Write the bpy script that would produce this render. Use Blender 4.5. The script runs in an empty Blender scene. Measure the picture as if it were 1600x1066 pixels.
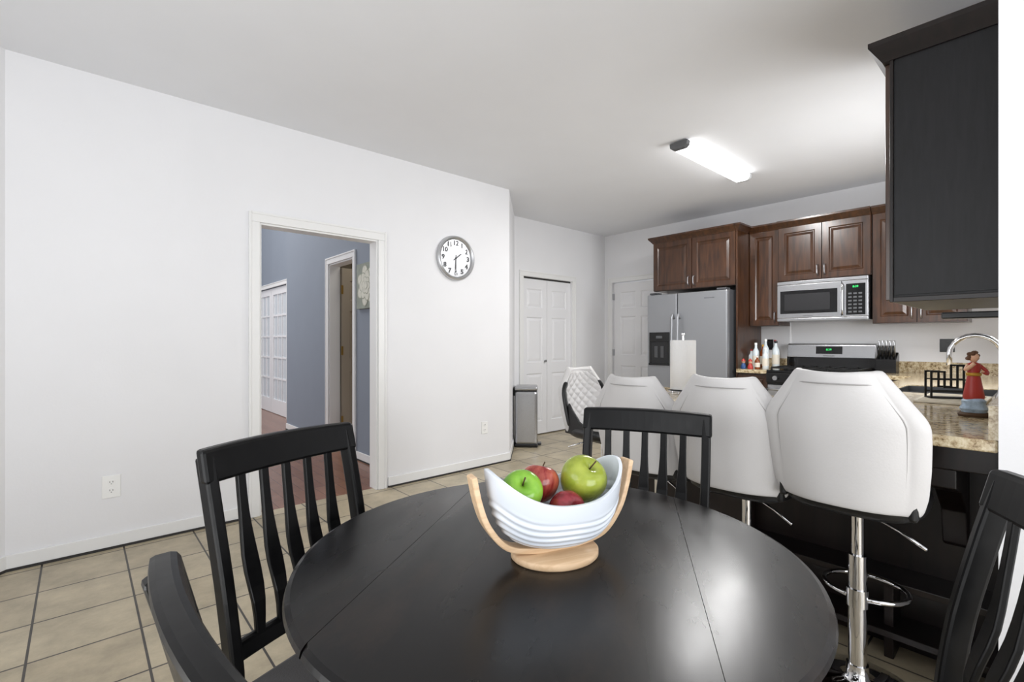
import bpy, bmesh, math, random
from mathutils import Vector, Matrix
random.seed(4)
S = bpy.context.scene
COL = S.collection

# ------------------------------------------------------------ materials
def lin(c):
    if isinstance(c, str):
        c = [int(c[i:i+2], 16)/255 for i in (0, 2, 4)]
    return tuple((x/12.92 if x <= .04045 else ((x+.055)/1.055)**2.4) for x in c)+(1,)
def nd(m, t, **k):
    n = m.node_tree.nodes.new(t)
    for a, b in k.items(): setattr(n, a, b)
    return n
def mat(name, c, rough=.5, metal=0, var=0, vscale=8, bump=0, bscale=60, emit=0, coat=0, spec=None, trans=0, rvar=0, stretch=None, bdist=.01):
    m = bpy.data.materials.new(name); m.use_nodes = True
    L = m.node_tree.links
    b = m.node_tree.nodes['Principled BSDF']
    col = lin(c)
    b.inputs['Base Color'].default_value = col
    b.inputs['Roughness'].default_value = rough
    b.inputs['Metallic'].default_value = metal
    if coat: b.inputs['Coat Weight'].default_value = coat; b.inputs['Coat Roughness'].default_value = .12
    if spec is not None: b.inputs['Specular IOR Level'].default_value = spec
    if trans: b.inputs['Transmission Weight'].default_value = trans
    if emit:
        b.inputs['Emission Color'].default_value = col; b.inputs['Emission Strength'].default_value = emit
    tc = nd(m, 'ShaderNodeTexCoord')
    src = tc.outputs['Object']
    if stretch:
        mp = nd(m, 'ShaderNodeMapping'); mp.inputs['Scale'].default_value = stretch
        L.new(src, mp.inputs['Vector']); src = mp.outputs[0]
    if var or rvar:
        n = nd(m, 'ShaderNodeTexNoise'); n.inputs['Scale'].default_value = vscale; n.inputs['Detail'].default_value = 6
        L.new(src, n.inputs['Vector'])
    if var:
        r = nd(m, 'ShaderNodeValToRGB')
        r.color_ramp.elements[0].position = .3; r.color_ramp.elements[1].position = .7
        r.color_ramp.elements[0].color = tuple(x*(1-var) for x in col[:3])+(1,)
        r.color_ramp.elements[1].color = tuple(min(1, x*(1+var)) for x in col[:3])+(1,)
        L.new(n.outputs[0], r.inputs[0]); L.new(r.outputs[0], b.inputs['Base Color'])
    if rvar:
        mr = nd(m, 'ShaderNodeMapRange'); mr.inputs['From Min'].default_value = .3; mr.inputs['From Max'].default_value = .7
        mr.inputs['To Min'].default_value = max(.02, rough-rvar); mr.inputs['To Max'].default_value = rough+rvar
        L.new(n.outputs[0], mr.inputs[0]); L.new(mr.outputs[0], b.inputs['Roughness'])
    if bump:
        n2 = nd(m, 'ShaderNodeTexNoise'); n2.inputs['Scale'].default_value = bscale; n2.inputs['Detail'].default_value = 4
        L.new(src, n2.inputs['Vector'])
        bp = nd(m, 'ShaderNodeBump'); bp.inputs['Strength'].default_value = bump; bp.inputs['Distance'].default_value = bdist
        L.new(n2.outputs[0], bp.inputs['Height']); L.new(bp.outputs[0], b.inputs['Normal'])
    return m

def brickmat(name, c1, c2, mortar, bw, bh, ms, loc, off, rough, var, rotz=0, bumpd=.3):
    m = bpy.data.materials.new(name); m.use_nodes = True
    L = m.node_tree.links; b = m.node_tree.nodes['Principled BSDF']
    tc = nd(m, 'ShaderNodeTexCoord'); mp = nd(m, 'ShaderNodeMapping')
    mp.inputs['Location'].default_value = loc; mp.inputs['Rotation'].default_value = (0, 0, rotz)
    L.new(tc.outputs['Object'], mp.inputs['Vector'])
    br = nd(m, 'ShaderNodeTexBrick'); br.offset = off; br.squash = 1
    br.inputs['Scale'].default_value = 1; br.inputs['Brick Width'].default_value = bw; br.inputs['Row Height'].default_value = bh
    br.inputs['Mortar Size'].default_value = ms; br.inputs['Mortar Smooth'].default_value = .1; br.inputs['Bias'].default_value = 0
    br.inputs['Color1'].default_value = lin(c1); br.inputs['Color2'].default_value = lin(c2); br.inputs['Mortar'].default_value = lin(mortar)
    L.new(mp.outputs[0], br.inputs['Vector'])
    n = nd(m, 'ShaderNodeTexNoise'); n.inputs['Scale'].default_value = 5; n.inputs['Detail'].default_value = 10; n.inputs['Roughness'].default_value = .7
    L.new(tc.outputs['Object'], n.inputs['Vector'])
    mr = nd(m, 'ShaderNodeMapRange'); mr.inputs['From Min'].default_value = .3; mr.inputs['From Max'].default_value = .7
    mr.inputs['To Min'].default_value = 1-var; mr.inputs['To Max'].default_value = 1+var
    L.new(n.outputs[0], mr.inputs[0])
    mx = nd(m, 'ShaderNodeVectorMath', operation='SCALE')
    L.new(br.outputs['Color'], mx.inputs[0]); L.new(mr.outputs[0], mx.inputs['Scale'])
    L.new(mx.outputs[0], b.inputs['Base Color'])
    b.inputs['Roughness'].default_value = rough
    bp = nd(m, 'ShaderNodeBump'); bp.invert = True; bp.inputs['Strength'].default_value = bumpd; bp.inputs['Distance'].default_value = .003
    L.new(br.outputs['Fac'], bp.inputs['Height']); L.new(bp.outputs[0], b.inputs['Normal'])
    return m

def granite():
    m = bpy.data.materials.new('granite'); m.use_nodes = True
    L = m.node_tree.links; b = m.node_tree.nodes['Principled BSDF']
    tc = nd(m, 'ShaderNodeTexCoord')
    n = nd(m, 'ShaderNodeTexNoise'); n.inputs['Scale'].default_value = 42; n.inputs['Detail'].default_value = 8; n.inputs['Roughness'].default_value = .75
    L.new(tc.outputs['Object'], n.inputs['Vector'])
    r = nd(m, 'ShaderNodeValToRGB'); e = r.color_ramp.elements
    e[0].position = .33; e[0].color = lin('3a2e25'); e[1].position = .7; e[1].color = lin('e2d7c0')
    for p, c in ((.4, '85704f'), (.47, 'b39f7e'), (.56, 'cdbf9f')):
        x = e.new(p); x.color = lin(c)
    L.new(n.outputs[0], r.inputs[0]); L.new(r.outputs[0], b.inputs['Base Color'])
    b.inputs['Roughness'].default_value = .12
    return m

def woodmat(name, c1, c2, rough, coat=0, sc=(1, 1, .12), nscale=30, spec=None):
    m = bpy.data.materials.new(name); m.use_nodes = True
    L = m.node_tree.links; b = m.node_tree.nodes['Principled BSDF']
    tc = nd(m, 'ShaderNodeTexCoord'); mp = nd(m, 'ShaderNodeMapping'); mp.inputs['Scale'].default_value = sc
    L.new(tc.outputs['Object'], mp.inputs['Vector'])
    n = nd(m, 'ShaderNodeTexNoise'); n.inputs['Scale'].default_value = nscale; n.inputs['Detail'].default_value = 7; n.inputs['Distortion'].default_value = .6
    L.new(mp.outputs[0], n.inputs['Vector'])
    r = nd(m, 'ShaderNodeValToRGB'); e = r.color_ramp.elements
    e[0].position = .3; e[0].color = lin(c1); e[1].position = .7; e[1].color = lin(c2)
    L.new(n.outputs[0], r.inputs[0]); L.new(r.outputs[0], b.inputs['Base Color'])
    b.inputs['Roughness'].default_value = rough
    if spec is not None: b.inputs['Specular IOR Level'].default_value = spec
    if coat: b.inputs['Coat Weight'].default_value = coat; b.inputs['Coat Roughness'].default_value = .2
    return m

def tablemat():
    m = mat('black_table_wood', '0b0a0b', .28, rvar=.08, vscale=7, spec=.32, bump=.05, bscale=70, bdist=.0015, stretch=(.3, 1, 1))
    L = m.node_tree.links; b = m.node_tree.nodes['Principled BSDF']
    tc = nd(m, 'ShaderNodeTexCoord'); mp = nd(m, 'ShaderNodeMapping'); mp.inputs['Scale'].default_value = (.5, 1, 1)
    L.new(tc.outputs['Object'], mp.inputs['Vector'])
    n = nd(m, 'ShaderNodeTexNoise'); n.inputs['Scale'].default_value = 5; n.inputs['Detail'].default_value = 12; n.inputs['Roughness'].default_value = .72
    L.new(mp.outputs[0], n.inputs['Vector'])
    r = nd(m, 'ShaderNodeValToRGB'); e = r.color_ramp.elements
    e[0].position = .5; e[0].color = lin('0b0a0b'); e[1].position = .74; e[1].color = lin('2c221c')
    L.new(n.outputs[0], r.inputs[0]); L.new(r.outputs[0], b.inputs['Base Color'])
    return m

M = {}
M['wall'] = mat('wall_paint', 'e7e7e9', .6, var=.012, vscale=2.5, bump=.04, bscale=90)
M['ceil'] = mat('ceiling_paint', 'e6e7ea', .9, var=.01, vscale=3)
M['trim'] = mat('trim_white', 'e9e9e8', .35)
M['door'] = mat('door_white', 'e8e8ea', .4)
M['dark'] = mat('dark_grey', '2c2a29', .7)
M['blue'] = mat('blue_grey_paint', '838b97', .7, var=.02, vscale=3)
M['beige'] = mat('beige_paint', 'a39888', .7)
M['tile'] = brickmat('floor_tile', 'b5a990', 'a69980', '37322d', .345, .345, .0045, (.15, -.146, 0), 0, .34, .27)
M['wood'] = brickmat('wood_floor', '8a6350', '7b5544', '4a3025', .9, .09, .0012, (0, 0, 0), .5, .25, .12, rotz=math.pi/2)
M['granite'] = granite()
M['cab'] = woodmat('walnut_cabinet', '2b190e', '4f311d', .28, .3)
M['cabdk'] = woodmat('espresso_cabinet', '140e0c', '201613', .35, .1, spec=.35)
M['cabblk'] = woodmat('black_cabinet_panel', '121214', '1b1b1e', .45, 0, (1, 1, .12), 60, spec=.35)
M['blk'] = mat('black_wood', '09090a', .33, var=.2, vscale=30, rvar=.05, spec=.22)
M['tblk'] = tablemat()
M['seam'] = mat('seam', '020202', .8)
M['seat'] = mat('seat_cushion_grey', '4a4848', .7, bump=.2, bscale=300)
M['steel'] = mat('stainless_steel', 'b4b5b8', .3, 1, rvar=.05, vscale=60, stretch=(1, 1, 30))
M['steel_f'] = mat('fridge_steel', '9c9ea2', .42, .7, rvar=.04, vscale=40, stretch=(40, 40, 1))
M['chrome'] = mat('chrome', 'dedee0', .06, 1)
M['leather'] = mat('white_leather', 'cbc9c8', .42, var=.02, vscale=6, bump=.1, bscale=160, bdist=.004)
M['pipe'] = mat('leather_piping', '9c9a98', .5)
M['bleather'] = mat('black_leather', '121213', .38, bump=.1, bscale=150)
M['bplastic'] = mat('black_plastic', '0c0c0e', .25)
M['bglass'] = mat('black_glass', '08080a', .06)
M['iron'] = mat('cast_iron', '0d0d0d', .6)
M['green'] = mat('display_green', '35e070', .4, emit=1.2)
M['white'] = mat('white_plastic', 'f0f0ee', .35)
M['ceramic'] = mat('white_ceramic', 'd9dfe7', .22, coat=.3)
M['bamboo'] = woodmat('bamboo', 'd2b08a', 'e6c8a4', .45, 0, (.25, 3, 3), 30)
M['stem'] = mat('stem', '4b3520', .8)
M['paper'] = mat('paper_towel', 'e6e6e6', .9, bump=.3, bscale=80)
M['lamp'] = mat('lamp_diffuser', 'ffffff', .5, emit=7)
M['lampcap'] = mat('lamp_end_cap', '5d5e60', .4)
M['brass'] = mat('brass', 'a88a4f', .35, 1)
M['silver'] = mat('clock_silver', 'c5c6c8', .3, .8)
M['face'] = mat('clock_face', 'd2d3d4', .5)
M['num'] = mat('clock_numerals', '515255', .5)
M['glassy'] = mat('backlit_pane', 'd3d9de', .08)  # opaque pale pane; brightness behind the French doors is put into its colour
M['red'] = mat('red_paint', 'a8322a', .4)
M['skin'] = mat('figurine_skin', 'd8a98a', .5)
M['hair'] = mat('figurine_hair', '5b3a22', .6)
M['bluew'] = mat('figurine_base', '9fb3c6', .5, var=.3, vscale=60)
M['gold'] = mat('figurine_gold', 'c79a3d', .4, .5)
M['clear'] = mat('bottle_clear', 'cfd8dc', .08, spec=.8)
M['amber'] = mat('bottle_amber', '7a3b14', .15)
M['oil'] = mat('bottle_oil', 'b98b2a', .15)
M['label'] = mat('bottle_label', 'd8d2c4', .6)

def applemat(name, cols, sc):
    m = bpy.data.materials.new(name); m.use_nodes = True
    L = m.node_tree.links; b = m.node_tree.nodes['Principled BSDF']
    tc = nd(m, 'ShaderNodeTexCoord'); mp = nd(m, 'ShaderNodeMapping'); mp.inputs['Scale'].default_value = sc
    L.new(tc.outputs['Object'], mp.inputs['Vector'])
    n = nd(m, 'ShaderNodeTexNoise'); n.inputs['Scale'].default_value = 30; n.inputs['Detail'].default_value = 4
    L.new(mp.outputs[0], n.inputs['Vector'])
    r = nd(m, 'ShaderNodeValToRGB'); e = r.color_ramp.elements
    e[0].position = .35; e[0].color = lin(cols[0]); e[1].position = .68; e[1].color = lin(cols[1])
    L.new(n.outputs[0], r.inputs[0]); L.new(r.outputs[0], b.inputs['Base Color'])
    b.inputs['Roughness'].default_value = .2
    return m
M['ap_g'] = applemat('green_apple_skin', ('6fa42c', '8dbb44'), (1, 1, 1))
M['ap_g2'] = applemat('yellow_green_apple_skin', ('8c9a34', 'a6b04a'), (1, 1, 1))
M['ap_r'] = applemat('red_apple_skin', ('7f2022', 'b05a48'), (2.5, 2.5, .5))
M['ap_r2'] = applemat('dark_red_apple_skin', ('701a22', '96303a'), (2.5, 2.5, .5))

# ------------------------------------------------------------ geometry helpers
def group(name, u=0, v=0, z=0, rot=0):
    e = bpy.data.objects.new(name, None); e.empty_display_size = .1
    e.location = (u, v, z); e.rotation_euler = (0, 0, rot); COL.objects.link(e)
    return e
def obj(name, verts, faces, m, parent=None, smooth=False, bevel=0, seg=2):
    me = bpy.data.meshes.new(name); me.from_pydata([tuple(v) for v in verts], [], faces)
    bm = bmesh.new(); bm.from_mesh(me)
    bmesh.ops.recalc_face_normals(bm, faces=bm.faces); bm.to_mesh(me); bm.free()
    me.materials.append(m)
    o = bpy.data.objects.new(name, me); COL.objects.link(o)
    if parent: o.parent = parent
    if smooth:
        for p in me.polygons: p.use_smooth = True
    if bevel:
        b = o.modifiers.new('bevel', 'BEVEL'); b.width = bevel; b.segments = seg; b.limit_method = 'ANGLE'
    return o
BF = [(0, 1, 2, 3), (7, 6, 5, 4), (0, 4, 5, 1), (1, 5, 6, 2), (2, 6, 7, 3), (3, 7, 4, 0)]
def bv(lo, hi):
    x0, y0, z0 = lo; x1, y1, z1 = hi
    return [(x0, y0, z0), (x1, y0, z0), (x1, y1, z0), (x0, y1, z0), (x0, y0, z1), (x1, y0, z1), (x1, y1, z1), (x0, y1, z1)]
def box(name, lo, hi, m, parent=None, bevel=0):
    return obj(name, bv(lo, hi), BF, m, parent, bevel=bevel)
def boxes(name, lst, m, parent=None, bevel=0):
    V = []; F = []
    for lo, hi in lst:
        k = len(V); V += bv(lo, hi); F += [tuple(i+k for i in f) for f in BF]
    return obj(name, V, F, m, parent, bevel=bevel)
def prism(name, pts, z0, z1, m, parent=None, bevel=0, axis='z'):
    n = len(pts)
    if axis == 'z': V = [(x, y, z0) for x, y in pts]+[(x, y, z1) for x, y in pts]
    elif axis == 'y': V = [(x, z0, y) for x, y in pts]+[(x, z1, y) for x, y in pts]
    else: V = [(z0, x, y) for x, y in pts]+[(z1, x, y) for x, y in pts]
    F = [tuple(range(n)), tuple(range(2*n-1, n-1, -1))]+[(i, (i+1) % n, n+(i+1) % n, n+i) for i in range(n)]
    return obj(name, V, F, m, parent, bevel=bevel)
def lathe(name, prof, m, parent=None, at=(0, 0, 0), seg=40, smooth=True, axis='z', sx=1, sy=1):
    V = []; F = []; n = len(prof)
    for i in range(seg):
        a = 2*math.pi*i/seg
        for r, h in prof:
            p = (r*math.cos(a)*sx, r*math.sin(a)*sy, h)
            if axis == 'y': p = (p[0], -p[2], p[1])
            if axis == 'x': p = (p[2], p[0], p[1])
            V.append((p[0]+at[0], p[1]+at[1], p[2]+at[2]))
    for i in range(seg):
        j = (i+1) % seg
        for k in range(n-1): F.append((i*n+k, j*n+k, j*n+k+1, i*n+k+1))
    me = obj(name, V, F, m, parent, smooth)
    bm = bmesh.new(); bm.from_mesh(me.data)
    bmesh.ops.remove_doubles(bm, verts=bm.verts, dist=1e-5)
    bmesh.ops.holes_fill(bm, edges=[e for e in bm.edges if e.is_boundary], sides=0)
    bmesh.ops.recalc_face_normals(bm, faces=bm.faces); bm.to_mesh(me.data); bm.free()
    if smooth:
        for p in me.data.polygons: p.use_smooth = True
        mo = me.modifiers.new('es', 'EDGE_SPLIT'); mo.split_angle = math.radians(50)
    return me
def cyl(name, at, r, h, m, parent=None, axis='z', seg=32):
    return lathe(name, [(0, 0), (r, 0), (r, h), (0, h)], m, parent, at, seg, True, axis)
def sweep(name, pts, sect, m, parent=None, closed=False, smooth=False, up=Vector((0, 0, 1)), scales=None, bevel=0):
    pts = [Vector(p) for p in pts]; n = len(pts); V = []; F = []; k = len(sect)
    for i, p in enumerate(pts):
        a = pts[(i-1) % n] if (closed or i > 0) else p
        b = pts[(i+1) % n] if (closed or i < n-1) else p
        t = (b-a).normalized(); s = t.cross(up)
        if s.length < 1e-4: s = t.cross(Vector((0, 1, 0)))
        s.normalize(); w = s.cross(t).normalized()
        sc = scales[i] if scales else 1
        for x, y in sect: V.append(p+s*x*sc+w*y*sc)
    for i in range(n if closed else n-1):
        j = (i+1) % n
        for q in range(k): F.append((i*k+q, i*k+(q+1) % k, j*k+(q+1) % k, j*k+q))
    if not closed:
        F.append(tuple(range(k))); F.append(tuple((n-1)*k+q for q in range(k)))
    return obj(name, V, F, m, parent, smooth, bevel=bevel)
def tube(name, pts, r, m, parent=None, closed=False, up=Vector((0, 0, 1)), seg=10):
    return sweep(name, pts, [(r*math.cos(2*math.pi*i/seg), r*math.sin(2*math.pi*i/seg)) for i in range(seg)], m, parent, closed, True, up)
def smoothpts(pts, n=8):
    P = [Vector(p) for p in pts]; out = []
    for i in range(len(P)-1):
        p0 = P[max(i-1, 0)]; p1 = P[i]; p2 = P[i+1]; p3 = P[min(i+2, len(P)-1)]
        for k in range(n):
            t = k/n
            out.append(.5*((2*p1)+(p2-p0)*t+(2*p0-5*p1+4*p2-p3)*t*t+(3*p1-p0-3*p2+p3)*t**3))
    out.append(P[-1]); return out
def panel(name, w, h, t, cols, rows, m, parent, at=(0, 0, 0), dep=.008, s1=.008, s2=.03, raised=.002):
    xs = sorted({0, w, *[c for p in cols for c in p]}); zs = sorted({0, h, *[c for p in rows for c in p]})
    V = []; F = []
    def q(p):
        k = len(V); V.extend(p); F.append((k, k+1, k+2, k+3))
    ax, ay, az = at
    for i in range(len(xs)-1):
        for j in range(len(zs)-1):
            x0, x1, z0, z1 = xs[i], xs[i+1], zs[j], zs[j+1]
            if (x0, x1) in cols and (z0, z1) in rows:
                rings = [(0, 0), (s1, dep), (s1+.006, dep), (s2, raised)]
                rr = []
                for d, y in rings: rr.append([(x0+d, y, z0+d), (x1-d, y, z0+d), (x1-d, y, z1-d), (x0+d, y, z1-d)])
                for a, b in zip(rr, rr[1:]):
                    for k in range(4): q([a[k], a[(k+1) % 4], b[(k+1) % 4], b[k]])
                q(rr[-1])
            else: q([(x0, 0, z0), (x1, 0, z0), (x1, 0, z1), (x0, 0, z1)])
    q([(0, t, 0), (w, t, 0), (w, t, h), (0, t, h)])
    q([(0, 0, 0), (0, t, 0), (0, t, h), (0, 0, h)]); q([(w, 0, 0), (w, t, 0), (w, t, h), (w, 0, h)])
    q([(0, 0, 0), (w, 0, 0), (w, t, 0), (0, t, 0)]); q([(0, 0, h), (w, 0, h), (w, t, h), (0, t, h)])
    V = [(x+ax, y+ay, z+az) for x, y, z in V]
    o = obj(name, V, F, m, parent)
    bm = bmesh.new(); bm.from_mesh(o.data); bmesh.ops.remove_doubles(bm, verts=bm.verts, dist=1e-5)
    bmesh.ops.recalc_face_normals(bm, faces=bm.faces); bm.to_mesh(o.data); bm.free()
    return o
def crown(name, lo, hi, out, m, parent, sides=(1, 1)):
    x0, y0, z0 = lo; x1, y1, z1 = hi; zm = z0+(z1-z0)*.75
    a, b = sides; V = []; F = []
    for z, o in ((z0, .004), (z0+.012, .012), (zm, out), (z1, out)):
        V += [(x0-o*a, y0-o, z), (x1+o*b, y0-o, z), (x1+o*b, y1, z), (x0-o*a, y1, z)]
    for k in range(3):
        for i in range(4): F.append((4*k+i, 4*k+(i+1) % 4, 4*k+4+(i+1) % 4, 4*k+4+i))
    F += [(0, 1, 2, 3), (12, 13, 14, 15)]
    return obj(name, V, F, m, parent)
def text(name, s, size, at, m, parent, ext=.0006, rot=(math.pi/2, 0, 0), off=0):
    c = bpy.data.curves.new(name, 'FONT'); c.body = s; c.size = size; c.extrude = ext; c.align_x = 'CENTER'; c.align_y = 'CENTER'; c.offset = off
    t = bpy.data.objects.new(name, c); COL.objects.link(t)
    dg = bpy.context.evaluated_depsgraph_get(); me = bpy.data.meshes.new_from_object(t.evaluated_get(dg))
    bpy.data.objects.remove(t)
    me.materials.clear(); me.materials.append(m)
    o = bpy.data.objects.new(name, me); o.location = at; o.rotation_euler = rot; COL.objects.link(o); o.parent = parent
    return o
R90 = -math.pi/2

# ------------------------------------------------------------ room shell
H = 2.74; VL = 3.66; VP = 4.38; UR = 5.75; UE = 1.965; VS = .102; UH = 2.12
boxes('floor', [((-1.4, -2.1, -.1), (5.9, 3.72, 0)), ((2.6, 3.72, -.1), (5.9, 4.5, 0))], M['tile'])
box('floor_hall', (-2, 3.72, -.1), (2.6, 10.4, 0), M['wood'])
boxes('ceiling', [((-1.4, -2.1, H), (5.9, 3.72, H+.1)), ((2.6, 3.72, H), (5.9, 4.5, H+.1))], M['ceil'])
boxes('wall_left', [((-.29, VL, 0), (.93, VL+.12, H)), ((1.81, VL, 0), (3.24, VL+.12, H)), ((.93, VL, 2.03), (1.81, VL+.12, H))], M['wall'])
prism('wall_diagonal', [(3.24, 3.66), (3.96, 4.38), (3.96, 4.5), (3.07, 3.66+.12)], 0, H, M['wall'])
boxes('wall_pantry', [((3.96, VP, 0), (4.105, VP+.12, H)), ((5.02, VP, 0), (UR+.12, VP+.12, H)), ((4.105, VP, 2.02), (5.02, VP+.12, H)), ((4.105, VP+.1, 0), (5.02, VP+.12, 2.02))], M['wall'])
boxes('wall_range', [((UR, -.02, 0), (UR+.12, 3.42, H)), ((UR, 4.24, 0), (UR+.12, VP, H)), ((UR, 3.42, 2.05), (UR+.12, 4.24, H))], M['wall'])
boxes('wall_sink', [((2.09, -.02, 0), (3.5, VS, H)), ((4.5, -.02, 0), (UR, VS, H)), ((3.5, -.02, 0), (4.5, VS, 1.12)), ((3.5, -.02, 2.1), (4.5, VS, H))], M['wall'])
box('wall_right', (UE, -2.1, 0), (2.09, VS, H), M['wall'])
prism('wall_bay', [(-.29, 3.66), (-.29, 3.78), (-1.4, 2.67), (-1.3, 2.65)], 0, H, M['wall'])
boxes('wall_window_side', [((-1.42, 2.2, 0), (-1.3, 2.66, H)), ((-1.42, -2.1, 0), (-1.3, -.6, H)), ((-1.42, -.6, 0), (-1.3, 2.2, .6)), ((-1.42, -.6, 2.3), (-1.3, 2.2, H))], M['wall'])  # unseen wall; its opening is added to admit light
boxes('wall_back', [((-1.42, -2.2, 0), (-.8, -2.1, H)), ((1.6, -2.2, 0), (2.09, -2.1, H)), ((-.8, -2.2, 2.15), (1.6, -2.1, H))], M['wall'])
def winframe(name, pts_boxes): return boxes(name, pts_boxes, M['trim'])
winframe('added_window_1', [((-1.38, -.6, .6), (-1.33, -.55, 2.3)), ((-1.38, 2.15, .6), (-1.33, 2.2, 2.3)), ((-1.38, .78, .6), (-1.33, .84, 2.3)), ((-1.38, -.55, .6), (-1.33, 2.15, .65)), ((-1.38, -.55, 2.25), (-1.33, 2.15, 2.3)), ((-1.375, -.55, 1.43), (-1.335, 2.15, 1.47))])  # unseen side window, added so light can enter
winframe('added_window_2', [((-.8, -2.17, 0), (-.74, -2.12, 2.15)), ((1.54, -2.17, 0), (1.6, -2.12, 2.15)), ((.36, -2.17, 0), (.44, -2.12, 2.15)), ((-.74, -2.17, 2.09), (1.54, -2.12, 2.15)), ((-.74, -2.17, 0), (1.54, -2.12, .06))])  # unseen glazed opening behind the camera, added for light
winframe('added_window_3', [((3.5, .02, 1.12), (3.55, .06, 2.1)), ((4.45, .02, 1.12), (4.5, .06, 2.1)), ((3.55, .02, 1.12), (4.45, .06, 1.17)), ((3.55, .02, 2.05), (4.45, .06, 2.1)), ((3.55, .025, 1.59), (4.45, .055, 1.62))])  # unseen window and opening over the sink, added to light the kitchen
bb = .085
def baseb(name, segs):
    g = group(name)
    for i, (a, b, n) in enumerate(segs):
        a = Vector(a); b = Vector(b); n = Vector(n)
        q = [a, b, b+n*.012, a+n*.012]
        prism('board_%d' % i, [tuple(p) for p in q], .012, bb, M['trim'], g, bevel=.003)
        q = [a, b, b+n*.016, a+n*.016]
        prism('dark_strip_%d' % i, [tuple(p) for p in q], 0, .014, M['dark'], g)  # thin dark strip along the floor under the board
    return g
baseb('baseboard_left', [((-.29, VL), (.86, VL), (0, -1)), ((1.9, VL), (3.24, VL), (0, -1))])
d2 = math.sqrt(.5)
baseb('baseboard_diagonal', [((3.24, 3.66), (3.96, 4.38), (d2, -d2))])
baseb('baseboard_pantry', [((3.96, VP), (4.04, VP), (0, -1)), ((5.09, VP), (UR, VP), (0, -1))])
baseb('baseboard_bay', [((-.29, 3.66), (-1.3, 2.65), (d2, -d2))])
baseb('baseboard_right', [((UE, VS), (UE, -2.1), (-1, 0))])
baseb('baseboard_hall', [((UH, 3.78), (UH, 4.75), (-1, 0)), ((UH, 5.57), (UH, 7.0), (-1, 0)), ((2.4, 7.0), (2.4, 7.8), (-1, 0))])
def casing(name, x0, x1, h, w=.07, t=.016, at=(0, 0), rot=0):
    g = group(name, at[0], at[1], 0, rot)
    boxes('casing', [((x0-w, -t, 0), (x0, 0, h)), ((x1, -t, 0), (x1+w, 0, h)), ((x0-w, -t, h), (x1+w, 0, h+w))], M['trim'], g, bevel=.004)
    boxes('casing_bead', [((x0-w, -t-.006, 0), (x0-w+.016, -t, h+w)), ((x1+w-.016, -t-.006, 0), (x1+w, -t, h+w)), ((x0-w+.016, -t-.006, h+w-.016), (x1+w-.016, -t, h+w))], M['trim'], g, bevel=.003)
    return g
casing('trim_1', .93, 1.81, 2.03, at=(0, VL))
g = bpy.data.objects['trim_1']
boxes('jamb', [((.93, 0, 0), (.942, .12, 2.03)), ((1.798, 0, 0), (1.81, .12, 2.03)), ((.942, 0, 2.018), (1.798, .12, 2.03))], M['trim'], g)
casing('trim_2', 0, .915, 2.02, at=(4.105, VP))
casing('trim_3', 0, .82, 2.05, at=(UR, 4.24), rot=R90)
casing('trim_4', 0, .66, 2.08, at=(UH, 5.49), rot=R90)
g = bpy.data.objects['trim_4']
boxes('jamb', [((0, 0, 0), (.015, .12, 2.08)), ((.645, 0, 0), (.66, .12, 2.08)), ((.015, 0, 2.065), (.645, .12, 2.08))], M['trim'], g)

g = group('door_1', 4.105, VP+.03, 0)
for i in range(2):
    w = .453
    panel('leaf_%d' % i, w, 1.985, .03, [(.085, w-.085)], [(.16, .78), (.92, 1.5), (1.62, 1.86)], M['door'], g, (.003+i*.457, 0, .015), dep=.01, s1=.012, s2=.05)
lathe('knob', [(0, 0), (.008, 0), (.008, .015), (.017, .025), (.012, .035), (0, .036)], M['steel'], g, (.41, 0, .95), axis='y', seg=20)
box('track', (0, -.005, 2.0), (.915, .03, 2.02), M['dark'], g)
g = group('door_2', UR+.03, 4.236, 0, R90)
panel('leaf', .812, 2.03, .04, [(.11, .365), (.447, .702)], [(.2, .85), (1.0, 1.55), (1.67, 1.9)], M['door'], g, (0, 0, .01), dep=.01, s1=.012, s2=.05)
boxes('hinge', [((-.003, -.035, z), (.012, 0, z+.09)) for z in (.2, 1.0, 1.8)], M['steel'], g)

# hall
boxes('wall_hall', [((UH, 3.78, 0), (UH+.12, 4.83, 4.4)), ((UH, 5.49, 0), (UH+.12, 7.0, 4.4)), ((UH, 4.83, 2.08), (UH+.12, 5.49, 4.4)),
      ((2.4, 7.0, 0), (2.52, 7.9, 4.4)), ((2.4, 9.7, 0), (2.52, 10.4, 4.4)), ((2.4, 7.9, 2.1), (2.52, 9.7, 4.4)), ((2.24, 6.9, 0), (2.4, 7.0, 4.4))], M['blue'])
boxes('wall_hall_end', [((-2, 10.4, 0), (2.52, 10.5, 4.4)), ((-2.1, 3.66, 0), (-2, 10.5, 4.4))], M['blue'])
boxes('wall_hall_front', [((-2, 3.78, 0), (.93, 3.79, 4.4)), ((1.81, 3.78, 0), (UH, 3.79, 4.4)), ((.93, 3.78, 2.03), (1.81, 3.79, 4.4)), ((-2, 3.68, 2.85), (2.6, 3.78, 4.4))], M['blue'])
box('ceiling_hall', (-2.1, 3.66, 4.4), (2.6, 10.5, 4.5), M['ceil'])
boxes('wall_closet', [((2.24, 4.2, 0), (2.26, 4.83, 2.6)), ((3.1, 4.6, 0), (3.2, 6.2, 2.6)), ((2.24, 6.1, 0), (3.1, 6.2, 2.6)), ((2.24, 4.6, 2.5), (3.1, 6.1, 2.6)), ((2.26, 4.6, 0), (3.1, 4.65, 2.5))], M['beige'])
g = group('door_3', 2.25, 5.44, 0)
panel('leaf', .62, 2.04, .035, [(.09, .28), (.34, .53)], [(.2, .85), (1.0, 1.55), (1.67, 1.9)], M['beige'], g, (0, -.0, .01), dep=.01, s1=.012, s2=.05)
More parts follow.
